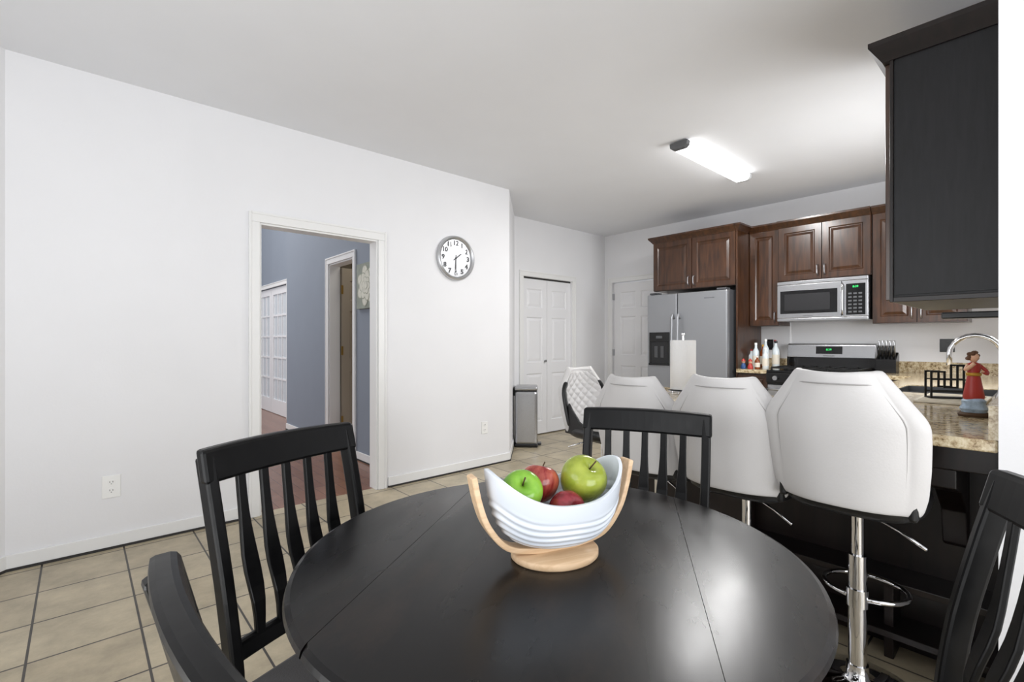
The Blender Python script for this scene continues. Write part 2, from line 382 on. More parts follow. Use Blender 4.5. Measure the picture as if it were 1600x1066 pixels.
boxes('hinge', [((-.012, -.012, z), (.01, .0, z+.1)) for z in (.25, 1.05, 1.75)], M['brass'], g)
g = group('door_4', 2.42, 9.7, 0, R90)
for k in range(2):
    x0 = .01+k*.89; w = .88; L = [((x0, 0, .01), (x0+.1, .04, 2.09)), ((x0+w-.1, 0, .01), (x0+w, .04, 2.09)), ((x0+.1, 0, .01), (x0+w-.1, .04, .24)), ((x0+.1, 0, 1.98), (x0+w-.1, .04, 2.09))]
    for i in (1, 2): xx = x0+.1+i*(w-.2)/3; L.append(((xx-.014, .005, .24), (xx+.014, .035, 1.98)))
    for j in range(1, 5): zz = .24+j*1.74/5; L.append(((x0+.1, .006, zz-.014), (x0+w-.1, .034, zz+.014)))
    boxes('leaf_%d' % k, L, M['door'], g)
    box('glass_%d' % k, (x0+.1, .018, .24), (x0+w-.1, .022, 1.98), M['glassy'], g)
casing('trim_5', 0, 1.8, 2.1, at=(2.4, 9.7), rot=R90)
# canvas picture
g = group('flower_canvas_picture', UH-.001, 4.69, 1.53, R90)
box('canvas', (0, -.03, 0), (.45, 0, .45), mat('canvas_grey_green', '8f958b', .8, var=.15, vscale=9), g, bevel=.003)
pm = mat('petal_white', 'd3d2c5', .7, var=.1, vscale=25); pm2 = mat('petal_shade', '9fa192', .7, var=.1, vscale=25)
for ring, (n, rr, ln, ww) in enumerate(((7, .12, .13, .085), (7, .085, .1, .07), (6, .045, .065, .05), (4, .016, .035, .03))):
    for i in range(n):
        a = 2*math.pi*i/n+ring*.45; c = (.225+rr*math.cos(a), .225+rr*math.sin(a))
        for lay, (sc, mm) in enumerate(((1.0, pm2), (.86, pm))):
            V = []
            for k in range(16):
                t = 2*math.pi*k/16; x = ln*.72*math.cos(t)*sc; y = ww*.8*math.sin(t)*sc
                px = c[0]+x*math.cos(a)-y*math.sin(a); pz = c[1]+x*math.sin(a)+y*math.cos(a)
                V.append((min(max(px, .004), .446), min(max(pz, .004), .446)))
            yy = -.0305-.0022*ring-.00025*i-.0008*lay
            prism('petal_%d_%d_%d' % (ring, i, lay), V, yy-.0009, yy, mm, g, axis='y')
def plate(name, at, z, rot, m, kind='outlet', w=.072, h=.116):
    g = group(name, at[0], at[1], z, rot)
    box('plate', (-w/2, -.006, -h/2), (w/2, 0, h/2), m, g, bevel=.002)
    if kind == 'outlet':
        for s in (-1, 1):
            lathe('socket_%d' % (s+1), [(0, 0), (.017, 0), (.0165, .002), (0, .002)], m, g, (0, -.006, s*.024), axis='y', seg=24)
            boxes('slots_%d' % (s+1), [((-.008, -.0088, s*.024-.001), (-.0055, -.008, s*.024+.008)), ((.0055, -.0088, s*.024-.001), (.008, -.008, s*.024+.008)), ((-.002, -.0088, s*.024-.01), (.002, -.008, s*.024-.006))], M['dark'], g)
    else:
        box('rocker', (-.014, -.01, -.03), (.014, -.006, .03), m, g, bevel=.002)
    return g
plate('wall_outlet', (.139, VL), .362, 0, M['white'], w=.085, h=.13)
plate('wall_outlet', (2.919, VL), .374, 0, M['white'])
plate('wall_outlet', (UR, 2.10), 1.17, R90, M['bplastic'])
plate('wall_outlet', (UR, .62), 1.17, R90, M['bplastic'], w=.1)
plate('light_switch', (UH, 4.33), 1.18, R90, M['white'], 'switch')

# clock
g = group('wall_clock', 2.573, VL-.002, 1.969)
lathe('rim', [(.17, 0), (.2, 0), (.206, .012), (.2, .03), (.188, .036), (.176, .03), (.17, .012)], M['silver'], g, axis='y', seg=64)
lathe('face', [(0, 0), (.178, 0), (.178, .01), (0, .01)], M['face'], g, axis='y', seg=64)
lathe('inner_ring', [(.1, .01), (.104, .01), (.104, .013), (.1, .013)], M['silver'], g, axis='y', seg=64)
for i in range(12):
    a = math.radians(90-30*(i+1)); text('numeral_%d' % (i+1), str(i+1), .06, (.138*math.cos(a), -.0135, .138*math.sin(a)), M['num'], g, .002, off=.002)
def hand(name, ang, ln, w):
    a = math.radians(90-ang); d = Vector((math.cos(a), math.sin(a))); n = Vector((-d.y, d.x))
    q = [-d*.03-n*w, -d*.03+n*w, d*ln*.7+n*w*1.3, d*ln, d*ln*.7-n*w*1.3]
    prism(name, [tuple(p) for p in q], -.02, -.018, M['num'], g, axis='y')
hand('hour_hand', 52, .085, .004); hand('minute_hand', 182, .13, .003)
lathe('hub', [(0, .01), (.008, .01), (.008, .022), (0, .022)], M['num'], g, axis='y', seg=20)

# ceiling light
g = group('ceiling_light', 3.40, 1.90, H)
box('mount', (.03, -.05, -.02), (1.15, .05, 0), M['white'], g)
pr = [(-.07, -.012), (-.066, -.045), (-.045, -.062), (.045, -.062), (.066, -.045), (.07, -.012)]
prism('diffuser', pr, .05, 1.13, M['lamp'], g, axis='x')
prism('end_cap_1', [(a*1.06, b*1.06+.004) for a, b in pr], 0, .05, M['lampcap'], g, axis='x', bevel=.004)
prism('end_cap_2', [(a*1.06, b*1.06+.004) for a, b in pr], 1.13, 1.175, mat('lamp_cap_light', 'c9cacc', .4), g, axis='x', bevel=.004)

# ------------------------------------------------------------ kitchen
def handle(name, parent, x, y, z0, z1, r=.005, m=None, off=.03):
    m = m or M['steel']
    tube(name, smoothpts([(x, y, z0), (x, y-off, z0+.012), (x, y-off, z1-.012), (x, y, z1)], 4), r, m, parent, up=Vector((1, 0, 0)), seg=8)
def cabinet(name, at, w, d, z0, z1, ndoor, hside, m=M['cab'], cr=True, hz=None, sides=(0, 0)):
    g = group(name, at[0], at[1], 0, R90)
    box('carcass', (0, .02, z0), (w, d, z1), m, g)
    dw = w/ndoor
    for i in range(ndoor):
        ww = dw-.008; hh = z1-z0-.012
        panel('door_%d' % i, ww, hh, .019, [(.055, ww-.055)], [(.055, hh-.055)], m, g, (i*dw+.004, 0, z0+.006), dep=.009, s1=.01, s2=.04, raised=.001)
        s = hside[i]; hx = i*dw+(ww-.025 if s else .03)
        handle('handle_%d' % i, g, hx, 0, z0+.04 if hz is None else hz, (z0+.14) if hz is None else hz+.1)
    if cr: crown('crown', (0, .0, z1-.005), (w, d, z1+.065), .045, m, g, sides)
    return g
g = cabinet('fridge_cabinet', (5.13, 3.19), .98, .615, 1.80, 2.375, 2, (1, 0), sides=(1, 0))
box('fridge_side_panel', (.982, 0, 0), (.999, .615, 2.37), M['cab'], g)
crown('crown_return', (.982, 0, 2.37), (.999, .24, 2.44), .045, M['cab'], g, (0, 1))
cabinet('upper_cabinet', (5.42, 2.188), .293, .328, 1.37, 2.375, 1, (1,))
cabinet('upper_cabinet', (5.40, 1.894), .79, .348, 1.82, 2.375, 2, (1, 0))
cabinet('upper_cabinet', (5.42, 1.10), .64, .328, 1.37, 2.375, 2, (1, 0))
g = group('upper_cabinet', 2.5, .448, 0, R90)
box('carcass', (0, .012, 1.375), (.343, .9, 2.375), M['cabblk'], g)
boxes('side_frame', [((0, 0, 1.37), (.012, .014, 2.375)), ((.33, 0, 1.37), (.343, .014, 2.375)), ((.012, 0, 1.37), (.33, .014, 1.39))], M['cabdk'], g, bevel=.002)
box('side_panel', (.018, .006, 1.40), (.325, .012, 2.37), M['cabblk'], g)
boxes('door', [((-.02, .03, 1.38), (0, .45, 2.37)), ((-.02, .46, 1.38), (0, .89, 2.37))], M['cab'], g, bevel=.003)
crown('crown', (-.02, .0, 2.37), (.343, .9, 2.45), .045, M['cabdk'], g, (1, 0))
g = group('under_cabinet_lamp', 3.6, .2, 0)
box('housing', (-.12, -.05, 1.33), (-.02, .2, 1.365), M['bplastic'], g, bevel=.006)
tube('cord', smoothpts([(-.1, -.06, 1.36), (-.1, -.07, 1.25), (-.08, -.075, 1.15), (-.1, -.08, 1.05)], 6), .004, M['bplastic'], g, up=Vector((0, 1, 0)))

# microwave
g = group('microwave', 5.35, 1.885, 0, R90)
box('body', (0, .03, 1.41), (.77, .39, 1.81), M['steel'], g)
box('door', (.0, 0, 1.44), (.56, .03, 1.775), M['steel'], g, bevel=.004)
box('window', (.03, -.003, 1.485), (.53, .0, 1.715), M['bglass'], g, bevel=.002)
box('window_inner', (.07, -.005, 1.515), (.47, -.003, 1.68), mat('micro_mesh', '16161a', .5), g)
boxes('trim_strips', [((0, .0, 1.778), (.77, .03, 1.81)), ((0, .0, 1.41), (.77, .03, 1.437))], M['steel'], g, bevel=.003)
box('control_panel', (.565, 0, 1.44), (.77, .03, 1.775), M['steel'], g, bevel=.003)
box('control_glass', (.6, -.003, 1.455), (.75, 0, 1.745), M['bglass'], g, bevel=.002)
text('clock_display', '8:39', .026, (.675, -.005, 1.715), M['green'], g)
bt = mat('button_grey', '55575a', .5)
boxes('buttons', [((.618+.04*i, -.005, 1.475+.034*j), (.645+.04*i, -.003, 1.49+.034*j)) for i in range(3) for j in range(6)], bt, g)
handle('handle', g, .578, 0, 1.47, 1.74, .009, M['chrome'], .04)
text('brand_label', 'NORDHAVEN', .014, (.28, -.001, 1.459), bt, g)

# range
g = group('gas_range', 5.07, 1.885, 0, R90)
box('body', (0, .02, .02), (.77, .66, .905), M['bplastic'], g)
box('oven_door', (.01, 0, .22), (.76, .03, .78), M['steel'], g, bevel=.005)
box('oven_window', (.12, -.004, .35), (.65, 0, .66), M['bglass'], g)
box('drawer', (.01, 0, .04), (.76, .03, .2), M['steel'], g, bevel=.004)
tube('oven_handle', smoothpts([(.05, 0, .74), (.06, -.045, .74), (.71, -.045, .74), (.72, 0, .74)], 4), .011, M['steel'], g)
box('knob_rail', (0, -.01, .8), (.77, .03, .9), M['bplastic'], g, bevel=.006)
for i in range(5): cyl('knob_%d' % i, (.09+i*.148, -.012, .85), .022, .03, M['steel'], g, 'y', 20)
box('cooktop', (0, .0, .9), (.77, .62, .925), M['bglass'], g, bevel=.005)
L = []
for k in range(3):
    x0 = .03+k*.24; x1 = x0+.23
    for y in (.05, .31, .57): L.append(((x0, y-.006, .94), (x1, y+.006, .955)))
    for x in (x0, (x0+x1)/2, x1): L.append(((x-.006, .05, .94), (x+.006, .57, .955)))
    for x in (x0, x1):
        for y in (.05, .57): L.append(((x-.007, y-.007, .925), (x+.007, y+.007, .945)))
boxes('grates', L, M['iron'], g)
for i, (x, y) in enumerate(((.145, .17), (.145, .44), (.385, .31), (.625, .17), (.625, .44))): cyl('burner_%d' % i, (x, y, .925), .045, .012, M['iron'], g, seg=24)
prism('backguard', [(.56, 1.04), (.66, 1.04), (.66, 1.185), (.6, 1.185), (.575, 1.17)], .0, .77, M['steel'], g, axis='x', bevel=.006)
prism('backguard_lower', [(.553, .925), (.65, .925), (.65, 1.045), (.562, 1.045)], .0, .77, M['bglass'], g, axis='x')
prism('display', [(.562, 1.08), (.567, 1.08), (.573, 1.155), (.568, 1.155)], .27, .5, M['bglass'], g, axis='x')
text('clock_display', '8:39', .028, (.385, .56, 1.122), M['green'], g, rot=(math.radians(86), 0, 0))
text('brand_label', 'NORDHAVEN', .016, (.385, .5585, 1.06), bt, g)

# fridge
g = group('refrigerator', 4.98, 3.175, 0, R90)
fg = mat('fridge_side_grey', '4a4b4e', .5)
box('body', (.005, .07, .02), (.935, .74, 1.75), fg, g, bevel=.004)
box('freezer_door', (0, 0, .06), (.375, .065, 1.745), M['steel_f'], g, bevel=.012)
box('fresh_door', (.383, 0, .06), (.94, .065, 1.745), M['steel_f'], g, bevel=.012)
boxes('hinge_cover', [((.02, .02, 1.75), (.12, .12, 1.77)), ((.82, .02, 1.75), (.92, .12, 1.77))], fg, g, bevel=.004)
for i, x in enumerate((.345, .415)): handle('handle_%d' % i, g, x, 0, .62, 1.46, .012, M['steel_f'], .055)
boxes('dispenser_frame', [((.03, -.008, 1.2), (.29, 0, 1.31)), ((.03, -.008, .95), (.055, 0, 1.2)), ((.265, -.008, .95), (.29, 0, 1.2)), ((.03, -.02, .93), (.29, 0, .955))], M['bplastic'], g, bevel=.003)
box('dispenser_recess', (.055, -.003, .955), (.265, -.001, 1.2), mat('dispenser_dark', '1b1c1f', .4), g)
boxes('dispenser_paddle', [((.1, -.012, 1.02), (.14, -.003, 1.15)), ((.18, -.012, 1.02), (.22, -.003, 1.15))], fg, g, bevel=.003)
box('dispenser_display', (.12, -.01, 1.24), (.2, -.008, 1.27), bt, g)
text('brand_label', 'NORDHAVEN', .018, (.75, -.001, 1.67), bt, g)
box('base_grille', (.01, .03, .0), (.93, .08, .055), M['bplastic'], g)

# base cabinets + counters
def basecab(name, at, w, d, ndoor, m=M['cab'], rot=R90, top=.883):
    g = group(name, at[0], at[1], 0, rot)
    box('carcass', (0, .02, .1), (w, d, top), m, g); box('toe_kick', (0, .07, 0), (w, d, .1), M['dark'], g)
    dw = w/ndoor
    for i in range(ndoor):
        ww = dw-.008
        panel('door_%d' % i, ww, .59, .019, [(.055, ww-.055)], [(.055, .535)], m, g, (i*dw+.004, 0, .11), dep=.009, s1=.01, s2=.04)
        if top > .8:
            panel('drawer_%d' % i, ww, .15, .019, [(.03, ww-.03)], [(.03, .12)], m, g, (i*dw+.004, 0, .715), dep=.006, s1=.006, s2=.02)
            xm = i*dw+dw/2
            tube('pull_%d' % i, smoothpts([(xm-.05, 0, .79), (xm-.045, -.028, .79), (xm+.045, -.028, .79), (xm+.05, 0, .79)], 4), .005, M['steel'], g, seg=8)
    return g
basecab('base_cabinet', (5.12, 2.188), .298, .628, 1)
basecab('base_cabinet', (5.12, 1.105), .36, .628, 1)
box('corner_cabinet', (5.13, VS+.002, .0), (UR-.002, .74, .883), M['cab'])
basecab('base_cabinet', (5.12, .74), .98, .635, 2, rot=math.pi)
basecab('base_cabinet', (3.47, .74), .67, .635, 1, rot=math.pi)
g = basecab('sink_base_cabinet', (4.13, .74), .65, .635, 2, rot=math.pi, top=.715)
# peninsula
g = group('kitchen_peninsula')
box('carcass', (2.42, VS+.003, .0), (2.7, 1.62, .883), M['cabdk'], g)
box('side_panel', (2.3, .95, .0), (2.42, 1.62, .883), M['cabdk'], g, bevel=.003)
box('apron', (2.06, VS+.003, .80), (2.09, 1.45, .884), M['cabdk'], g, bevel=.004)
boxes('shelf_boards', [((2.25, VS+.003, .29), (2.42, .95, .315)), ((2.25, VS+.003, .1), (2.42, .95, .125)), ((2.3, .4, .0), (2.42, .43, .29))], M['cabdk'], g, bevel=.003)
for i, v in enumerate((.2, .93)):
    prism('corbel_%d' % i, [(2.06, .8), (2.42, .8), (2.42, .45), (2.38, .47), (2.34, .6), (2.2, .7), (2.06, .74)], v, v+.07, M['cabdk'], g, axis='y', bevel=.004)
slab = [(1.975, VS+.001), (2.75, VS+.001), (2.75, 1.78), (2.32, 1.78), (1.975, 1.44)]
g = group('granite_countertop')
prism('peninsula_slab', slab, .884, .92, M['granite'], g, bevel=.006)
boxes('run_slabs', [((2.75, VS+.001, .884), (3.5, .76, .92)), ((4.1, VS+.001, .884), (UR-.001, .76, .92)), ((3.5, VS+.001, .884), (4.1, .2, .92)), ((3.5, .64, .884), (4.1, .76, .92)),
      ((5.09, .76, .884), (UR-.001, 1.108, .92)), ((5.09, 1.893, .884), (UR-.001, 2.188, .92))], M['granite'], g)
boxes('backsplash', [((1.99, VS+.001, .92), (3.4, VS+.022, 1.02)), ((3.4, VS+.001, .92), (UR-.02, VS+.022, 1.02)), ((UR-.021, VS+.022, .92), (UR-.001, 1.108, 1.02)), ((UR-.021, 1.893, .92), (UR-.001, 2.188, 1.02))], M['granite'], g)
g = group('kitchen_sink')
boxes('basin', [((3.502, .202, .72), (4.098, .638, .725)), ((3.502, .202, .725), (3.51, .638, .915)), ((4.09, .202, .725), (4.098, .638, .915)), ((3.51, .202, .725), (4.09, .21, .915)), ((3.51, .63, .725), (4.09, .638, .915)), ((3.79, .21, .725), (3.81, .63, .9))], mat('sink_steel', '6d6e70', .3, 1), g)
g = group('kitchen_faucet', 3.46, .165, .92)
lathe('base', [(0, 0), (.028, 0), (.026, .012), (.018, .03), (.016, .06), (0, .06)], M['chrome'], g, seg=24)
P = [(0, 0, .05), (0, 0, .2)]+[(0, .1-.1*math.cos(t), .22+.1*math.sin(t)) for t in [math.pi*i/10 for i in range(11)]]+[(0, .2, .16)]
tube('spout', P, .012, M['chrome'], g, up=Vector((1, 0, 0)), seg=12)
tube('lever', [(0, 0, .05), (.07, .0, .1)], .006, M['chrome'], g, up=Vector((0, 1, 0)))
g = group('dish_drying_mat', 2.95, .2, .921)
boxes('mat', [((0, .0, 0), (.47, .24, .009))]+[((.02+.03*i, .015, .009), (.03+.03*i, .225, .012)) for i in range(15)], mat('cream_rubber', 'ddd5c4', .5), g, bevel=.002)
g = group('metal_napkin_holder', 3.06, .39, .934, math.radians(-60))
L = [((0, 0, 0), (.16, .06, .006))]
for y in (0, .055):
    L += [((0, y, 0), (.008, y+.006, .13)), ((.152, y, 0), (.16, y+.006, .1)), ((0, y, .124), (.06, y+.006, .132)), ((.052, y, .05), (.06, y+.006, .132)), ((.052, y, .05), (.11, y+.006, .058)), ((.102, y, .05), (.11, y+.006, .16)), ((.102, y, .154), (.16, y+.006, .162)), ((.152, y, .1), (.16, y+.006, .162)), ((0, y, .03), (.16, y+.006, .036)), ((0, y, .088), (.16, y+.006, .094))]
boxes('frame', L, M['iron'], g)

# knife block
g = group('knife_block', 5.42, 1.075, .921, R90)
prism('block', [(0, 0), (.14, 0), (.14, .17), (.11, .185), (.0, .12)], .0, .15, M['bplastic'], g, axis='x', bevel=.004)
for i in range(5):
    for j in range(2):
        x = .02+i*.027; y = .03+j*.045; z = .13+j*.03; hl = .018*((i*3+j) % 3)
        tube('knife_%d_%d' % (i, j), [(x, y, z-.02), (x, y-.02, z+.06+hl), (x, y-.035, z+.115+hl)], .0085, M['steel'] if j else M['bplastic'], g, up=Vector((1, 0, 0)), seg=8)
def bottle(name, at, h, r, m, capm, lab=True):
    g = group(name, at[0], at[1], .921)
    lathe('glass', [(0, 0), (r*.95, 0), (r, .004), (r, h*.6), (r*.9, h*.68), (r*.4, h*.8), (r*.36, h*.93), (0, h*.93)], m, g, seg=24)
    cyl('cap', (0, 0, h*.92), r*.42, h*.08, capm, g, seg=16)
    if lab: lathe('label', [(r+.0006, h*.15), (r+.0012, h*.15), (r+.0012, h*.5), (r+.0006, h*.5)], M['label'], g, seg=24)
for (u, v, h, r, m, c) in ((5.35, 2.14, .2, .028, M['clear'], M['red']), (5.3, 2.075, .27, .032, M['clear'], M['white']), (5.36, 2.0, .17, .033, M['oil'], M['bplastic']), (5.5, 1.95, .29, .035, M['clear'], M['bplastic']), (5.55, 2.1, .25, .03, M['amber'], M['gold']), (5.25, 1.96, .22, .03, M['clear'], M['white']), (5.22, 2.03, .13, .025, M['amber'], M['white']), (5.47, 2.04, .31, .032, M['clear'], M['white']), (5.62, 2.0, .3, .03, M['clear'], M['red'])):
    bottle('bottle', (u, v), h, r, m, c)
def tiny(at, c):
    g = group('ceramic_figurine', at[0], at[1], .921)
    lathe('body', [(0, 0), (.025, 0), (.028, .02), (.018, .05), (.012, .06), (0, .062)], c, g, seg=20)
    lathe('head', [(0, 0), (.012, .004), (.018, .018), (.012, .032), (0, .036)], M['skin'], g, (0, 0, .055), seg=20)
    lathe('hat', [(0, .03), (.006, .024), (.02, .004), (.022, 0), (0, 0)], M['red'], g, (0, 0, .08), seg=20)
tiny((5.15, 2.14), mat('figurine_blue', '2a4a7c', .4)); tiny((5.145, 2.07), M['red'])

# paper towel
g = group('paper_towel_roll', 2.578, 1.41, .921)
lathe('holder_base', [(0, 0), (.085, 0), (.085, .006), (.03, .012), (0, .012)], M['chrome'], g)
lathe('roll', [(.02, .014), (.068, .014), (.07, .02), (.07, .288), (.068, .294), (.02, .294)], M['paper'], g)
cyl('spindle', (0, 0, .01), .006, .31, M['chrome'], g, seg=12)
lathe('finial', [(0, 0), (.008, .002), (.011, .01), (.008, .018), (0, .02)], M['chrome'], g, (0, 0, .318), seg=16)

# statuette in red dress
g = group('statuette_red_dress', 2.56, .2, .921, math.radians(130))
lathe('base', [(0, 0), (.045, 0), (.047, .008), (.04, .016), (0, .016)], M['stem'], g, seg=28)
lathe('cloud_base', [(0, .014), (.036, .016), (.042, .03), (.034, .045), (.036, .06), (.022, .075), (0, .08)], M['bluew'], g, seg=18)
lathe('robe', [(0, .06), (.030, .062), (.034, .075), (.028, .11), (.022, .145), (.018, .165), (.023, .185), (.022, .2), (.01, .207), (0, .208)], M['red'], g, seg=28, sy=.8)
lathe('sash', [(.021, .155), (.024, .158), (.024, .166), (.021, .168)], M['gold'], g, seg=28, sy=.85)
lathe('neck', [(0, .2), (.007, .2), (.007, .215), (0, .215)], M['skin'], g, seg=16)
lathe('head', [(0, 0), (.008, .002), (.0155, .014), (.016, .024), (.010, .035), (0, .038)], M['skin'], g, (0, 0, .207), seg=22)
for i in range(26):
    a = i*2.4; k = (i % 5)/4; z = .222+.022*k
    if math.sin(a) > .5 and k < .7: continue
    rr = .0155*math.sqrt(max(0, 1-(k*.9)**2))
    lathe('curl_%d' % i, [(0, -.008), (.006, -.005), (.008, 0), (.006, .005), (0, .008)], M['hair'], g, (rr*math.cos(a), rr*math.sin(a)-.002, z), seg=10)
tube('arm_1', smoothpts([(-.02, 0, .195), (-.035, .01, .175), (-.025, .028, .165), (-.008, .034, .172)], 4), .0065, M['red'], g)
tube('arm_2', smoothpts([(.02, 0, .195), (.036, .012, .18), (.034, .03, .19), (.026, .04, .205)], 4), .0065, M['skin'], g)
lathe('hand', [(0, -.006), (.006, 0), (0, .006)], M['skin'], g, (-.005, .036, .173), seg=10)

# trash can
g = group('trash_can', 3.888, 4.085, 0, math.radians(45))
box('can', (-.155, -.125, .03), (.155, .13, .64), M['steel'], g, bevel=.03)
box('base', (-.16, -.13, 0), (.16, .135, .04), M['bplastic'], g, bevel=.012)
box('lid', (-.158, -.128, .645), (.158, .133, .69), M['steel'], g, bevel=.018)
box('lid_band', (-.15, -.12, .635), (.15, .125, .65), M['bplastic'], g)
box('pedal', (-.05, -.17, .012), (.05, -.12, .028), M['bplastic'], g, bevel=.004)
box('hinge_box', (-.1, .132, .58), (.1, .15, .68), M['bplastic'], g, bevel=.005)

# ------------------------------------------------------------ dining table
g = group('dining_table', .763, .733, 0, math.radians(34.5))
R = .525; zt = .76
prof = [(0, .735), (R-.02, .735), (R-.006, .738), (R, .748), (R-.003, .756), (R-.012, .76)]
for nm, x0, x1 in (('leaf_1', .2955, 1), ('centre', -.2945, .2945), ('leaf_2', -1, -.2955)):
    def ring(r, z):
        n = 160; out = []
        for i in range(n):
            a = 2*math.pi*i/n; x, y = r*math.cos(a), r*math.sin(a)
            yy = min(max(y, x0), x1)
            xm = math.sqrt(max(r*r-yy*yy, 0)); xx = max(-xm, min(xm, x))
            out.append((xx, yy, z))
        return out
    rings = [ring(r, z) for r, z in prof[1:]]
    V = [p for q in rings for p in q]; n = 160; F = []
    for k in range(len(rings)-1):
        for i in range(n): F.append((k*n+i, k*n+(i+1) % n, (k+1)*n+(i+1) % n, (k+1)*n+i))
    F.append(tuple(range(n))); F.append(tuple((len(rings)-1)*n+i for i in range(n)))
    o = obj('top_'+nm, V, F, M['tblk'], g)
    bm = bmesh.new(); bm.from_mesh(o.data); bmesh.ops.remove_doubles(bm, verts=bm.verts, dist=1e-5); bmesh.ops.dissolve_degenerate(bm, edges=bm.edges, dist=1e-6)
    bmesh.ops.recalc_face_normals(bm, faces=bm.faces); bm.to_mesh(o.data); bm.free()
boxes('seam_backing', [((-.4, -.3, .73), (.4, -.288, .752)), ((-.4, .288, .73), (.4, .3, .752))], M['seam'], g)
boxes('apron', [((-.3, -.25, .66), (.3, -.23, .735)), ((-.3, .23, .66), (.3, .25, .735)), ((-.3, -.25, .66), (-.28, .25, .735)), ((.28, -.25, .66), (.3, .25, .735))], M['blk'], g)
lathe('pedestal', [(0, .12), (.06, .12), (.075, .16), (.07, .22), (.045, .28), (.05, .36), (.075, .44), (.07, .5), (.05, .58), (.055, .62), (.12, .655), (.12, .67), (0, .67)], M['blk'], g)
for i in range(4):
    a = math.radians(45+90*i); d = Vector((math.cos(a), math.sin(a), 0))
    sweep('foot_%d' % i, [d*.03+Vector((0, 0, .2)), d*.12+Vector((0, 0, .17)), d*.22+Vector((0, 0, .09)), d*.3+Vector((0, 0, .03))], [(-.025, -.03), (.025, -.03), (.025, .03), (-.025, .03)], M['blk'], g, bevel=.005)

# ------------------------------------------------------------ chairs
def chair(mid, f):
    f = Vector(f).normalized(); o = Vector(mid)+f*.30
    g = group('dining_chair', o.x, o.y, 0, math.atan2(f.y, f.x)-math.pi/2)
    W = .195
    for s, nm in ((-1, 'rear_leg_1'), (1, 'rear_leg_2')):
        pts = smoothpts([(s*.175, -.27, 0), (s*.178, -.225, .25), (s*.182, -.205, .45), (s*.19, -.225, .65), (s*.194, -.262, .82), (s*W, -.297, .955)], 4)
        sweep(nm, pts, [(-.014, -.019), (.014, -.019), (.014, .019), (-.014, .019)], M['blk'], g, up=Vector((0, 1, 0)), bevel=.006)
    for s, nm in ((-1, 'front_leg_1'), (1, 'front_leg_2')):
        sweep(nm, [(s*.19, .19, 0), (s*.185, .185, .43)], [(-.018, -.018), (.018, -.018), (.018, .018), (-.018, .018)], M['blk'], g, up=Vector((0, 1, 0)), scales=[.75, 1.05], bevel=.004)
    def board(name, z0, z1, yb, sag, hw, th, arch=0):
        V = []; F = []; n = 16
        for i in range(n+1):
            s = -1+2*i/n; x = s*hw; yc = yb-sag*(1-s*s)
            top = z1+arch*(1-s*s); lean = (z1-z0)*.25
            for (yy, zz) in ((yc+lean/2-th/2, z0), (yc+lean/2+th/2, z0), (yc-lean/2+th/2, top), (yc-lean/2-th/2, top)): V.append((x, yy, zz))
        for i in range(n):
            for k in range(4): F.append((4*i+k, 4*i+(k+1) % 4, 4*i+4+(k+1) % 4, 4*i+4+k))
        F += [(0, 1, 2, 3), (4*n, 4*n+1, 4*n+2, 4*n+3)]
        return obj(name, V, F, M['blk'], g, bevel=.008)
    board('top_rail', .898, .972, -.283, .022, W+.017, .03, .004)
    board('lower_rail', .515, .555, -.212, .012, .187, .022)
    for i in range(5):
        s = (-2+i)/2*.62
        ytop = -.27-.022*(1-s*s); ybot = -.212-.012*(1-s*s)
        pts = [(s*.187, ybot, .53), (s*.19, ybot-.004, .62), (s*.193, (ybot+ytop)/2-.002, .72), (s*.198, ytop+.012, .82), (s*.2, ytop, .91)]
        pts = smoothpts(pts, 3); n = len(pts)
        V = []; F = []
        for j, p in enumerate(pts):
            t = j/(n-1); w = .0105+.0085*math.exp(-((t-.42)/.22)**2)
            V += [p+Vector((-w, -.006, 0)), p+Vector((w, -.006, 0)), p+Vector((w, .006, 0)), p+Vector((-w, .006, 0))]
        for j in range(n-1):
            for k in range(4): F.append((4*j+k, 4*j+(k+1) % 4, 4*j+4+(k+1) % 4, 4*j+4+k))
        F += [(0, 1, 2, 3), (4*n-4, 4*n-3, 4*n-2, 4*n-1)]
        obj('slat_%d' % i, V, F, M['blk'], g, bevel=.003)
    prism('seat', [(-.2, .215), (.2, .215), (.185, -.215), (-.185, -.215)], .425, .45, M['blk'], g, bevel=.008)
    prism('cushion', [(-.185, .2), (.185, .2), (.17, -.19), (-.17, -.19)], .448, .475, M['seat'], g, bevel=.014)
    boxes('seat_apron', [((-.17, .18, .37), (.17, .195, .43)), ((-.165, -.21, .37), (.165, -.195, .43)), ((-.185, -.19, .37), (-.17, .18, .43)), ((.17, -.19, .37), (.185, .18, .43))], M['blk'], g)
    boxes('stretcher', [((-.185, -.2, .2), (-.17, .18, .225)), ((.17, -.2, .2), (.185, .18, .225)), ((-.17, -.02, .2), (.17, 0, .225))], M['blk'], g)
chair((.39, 1.316), (.329, -.944))
chair((1.447, .93), (-.911, -.411))
chair((1.08, -.02), (-.37, .93))
chair((.078, .46), (1, .07))

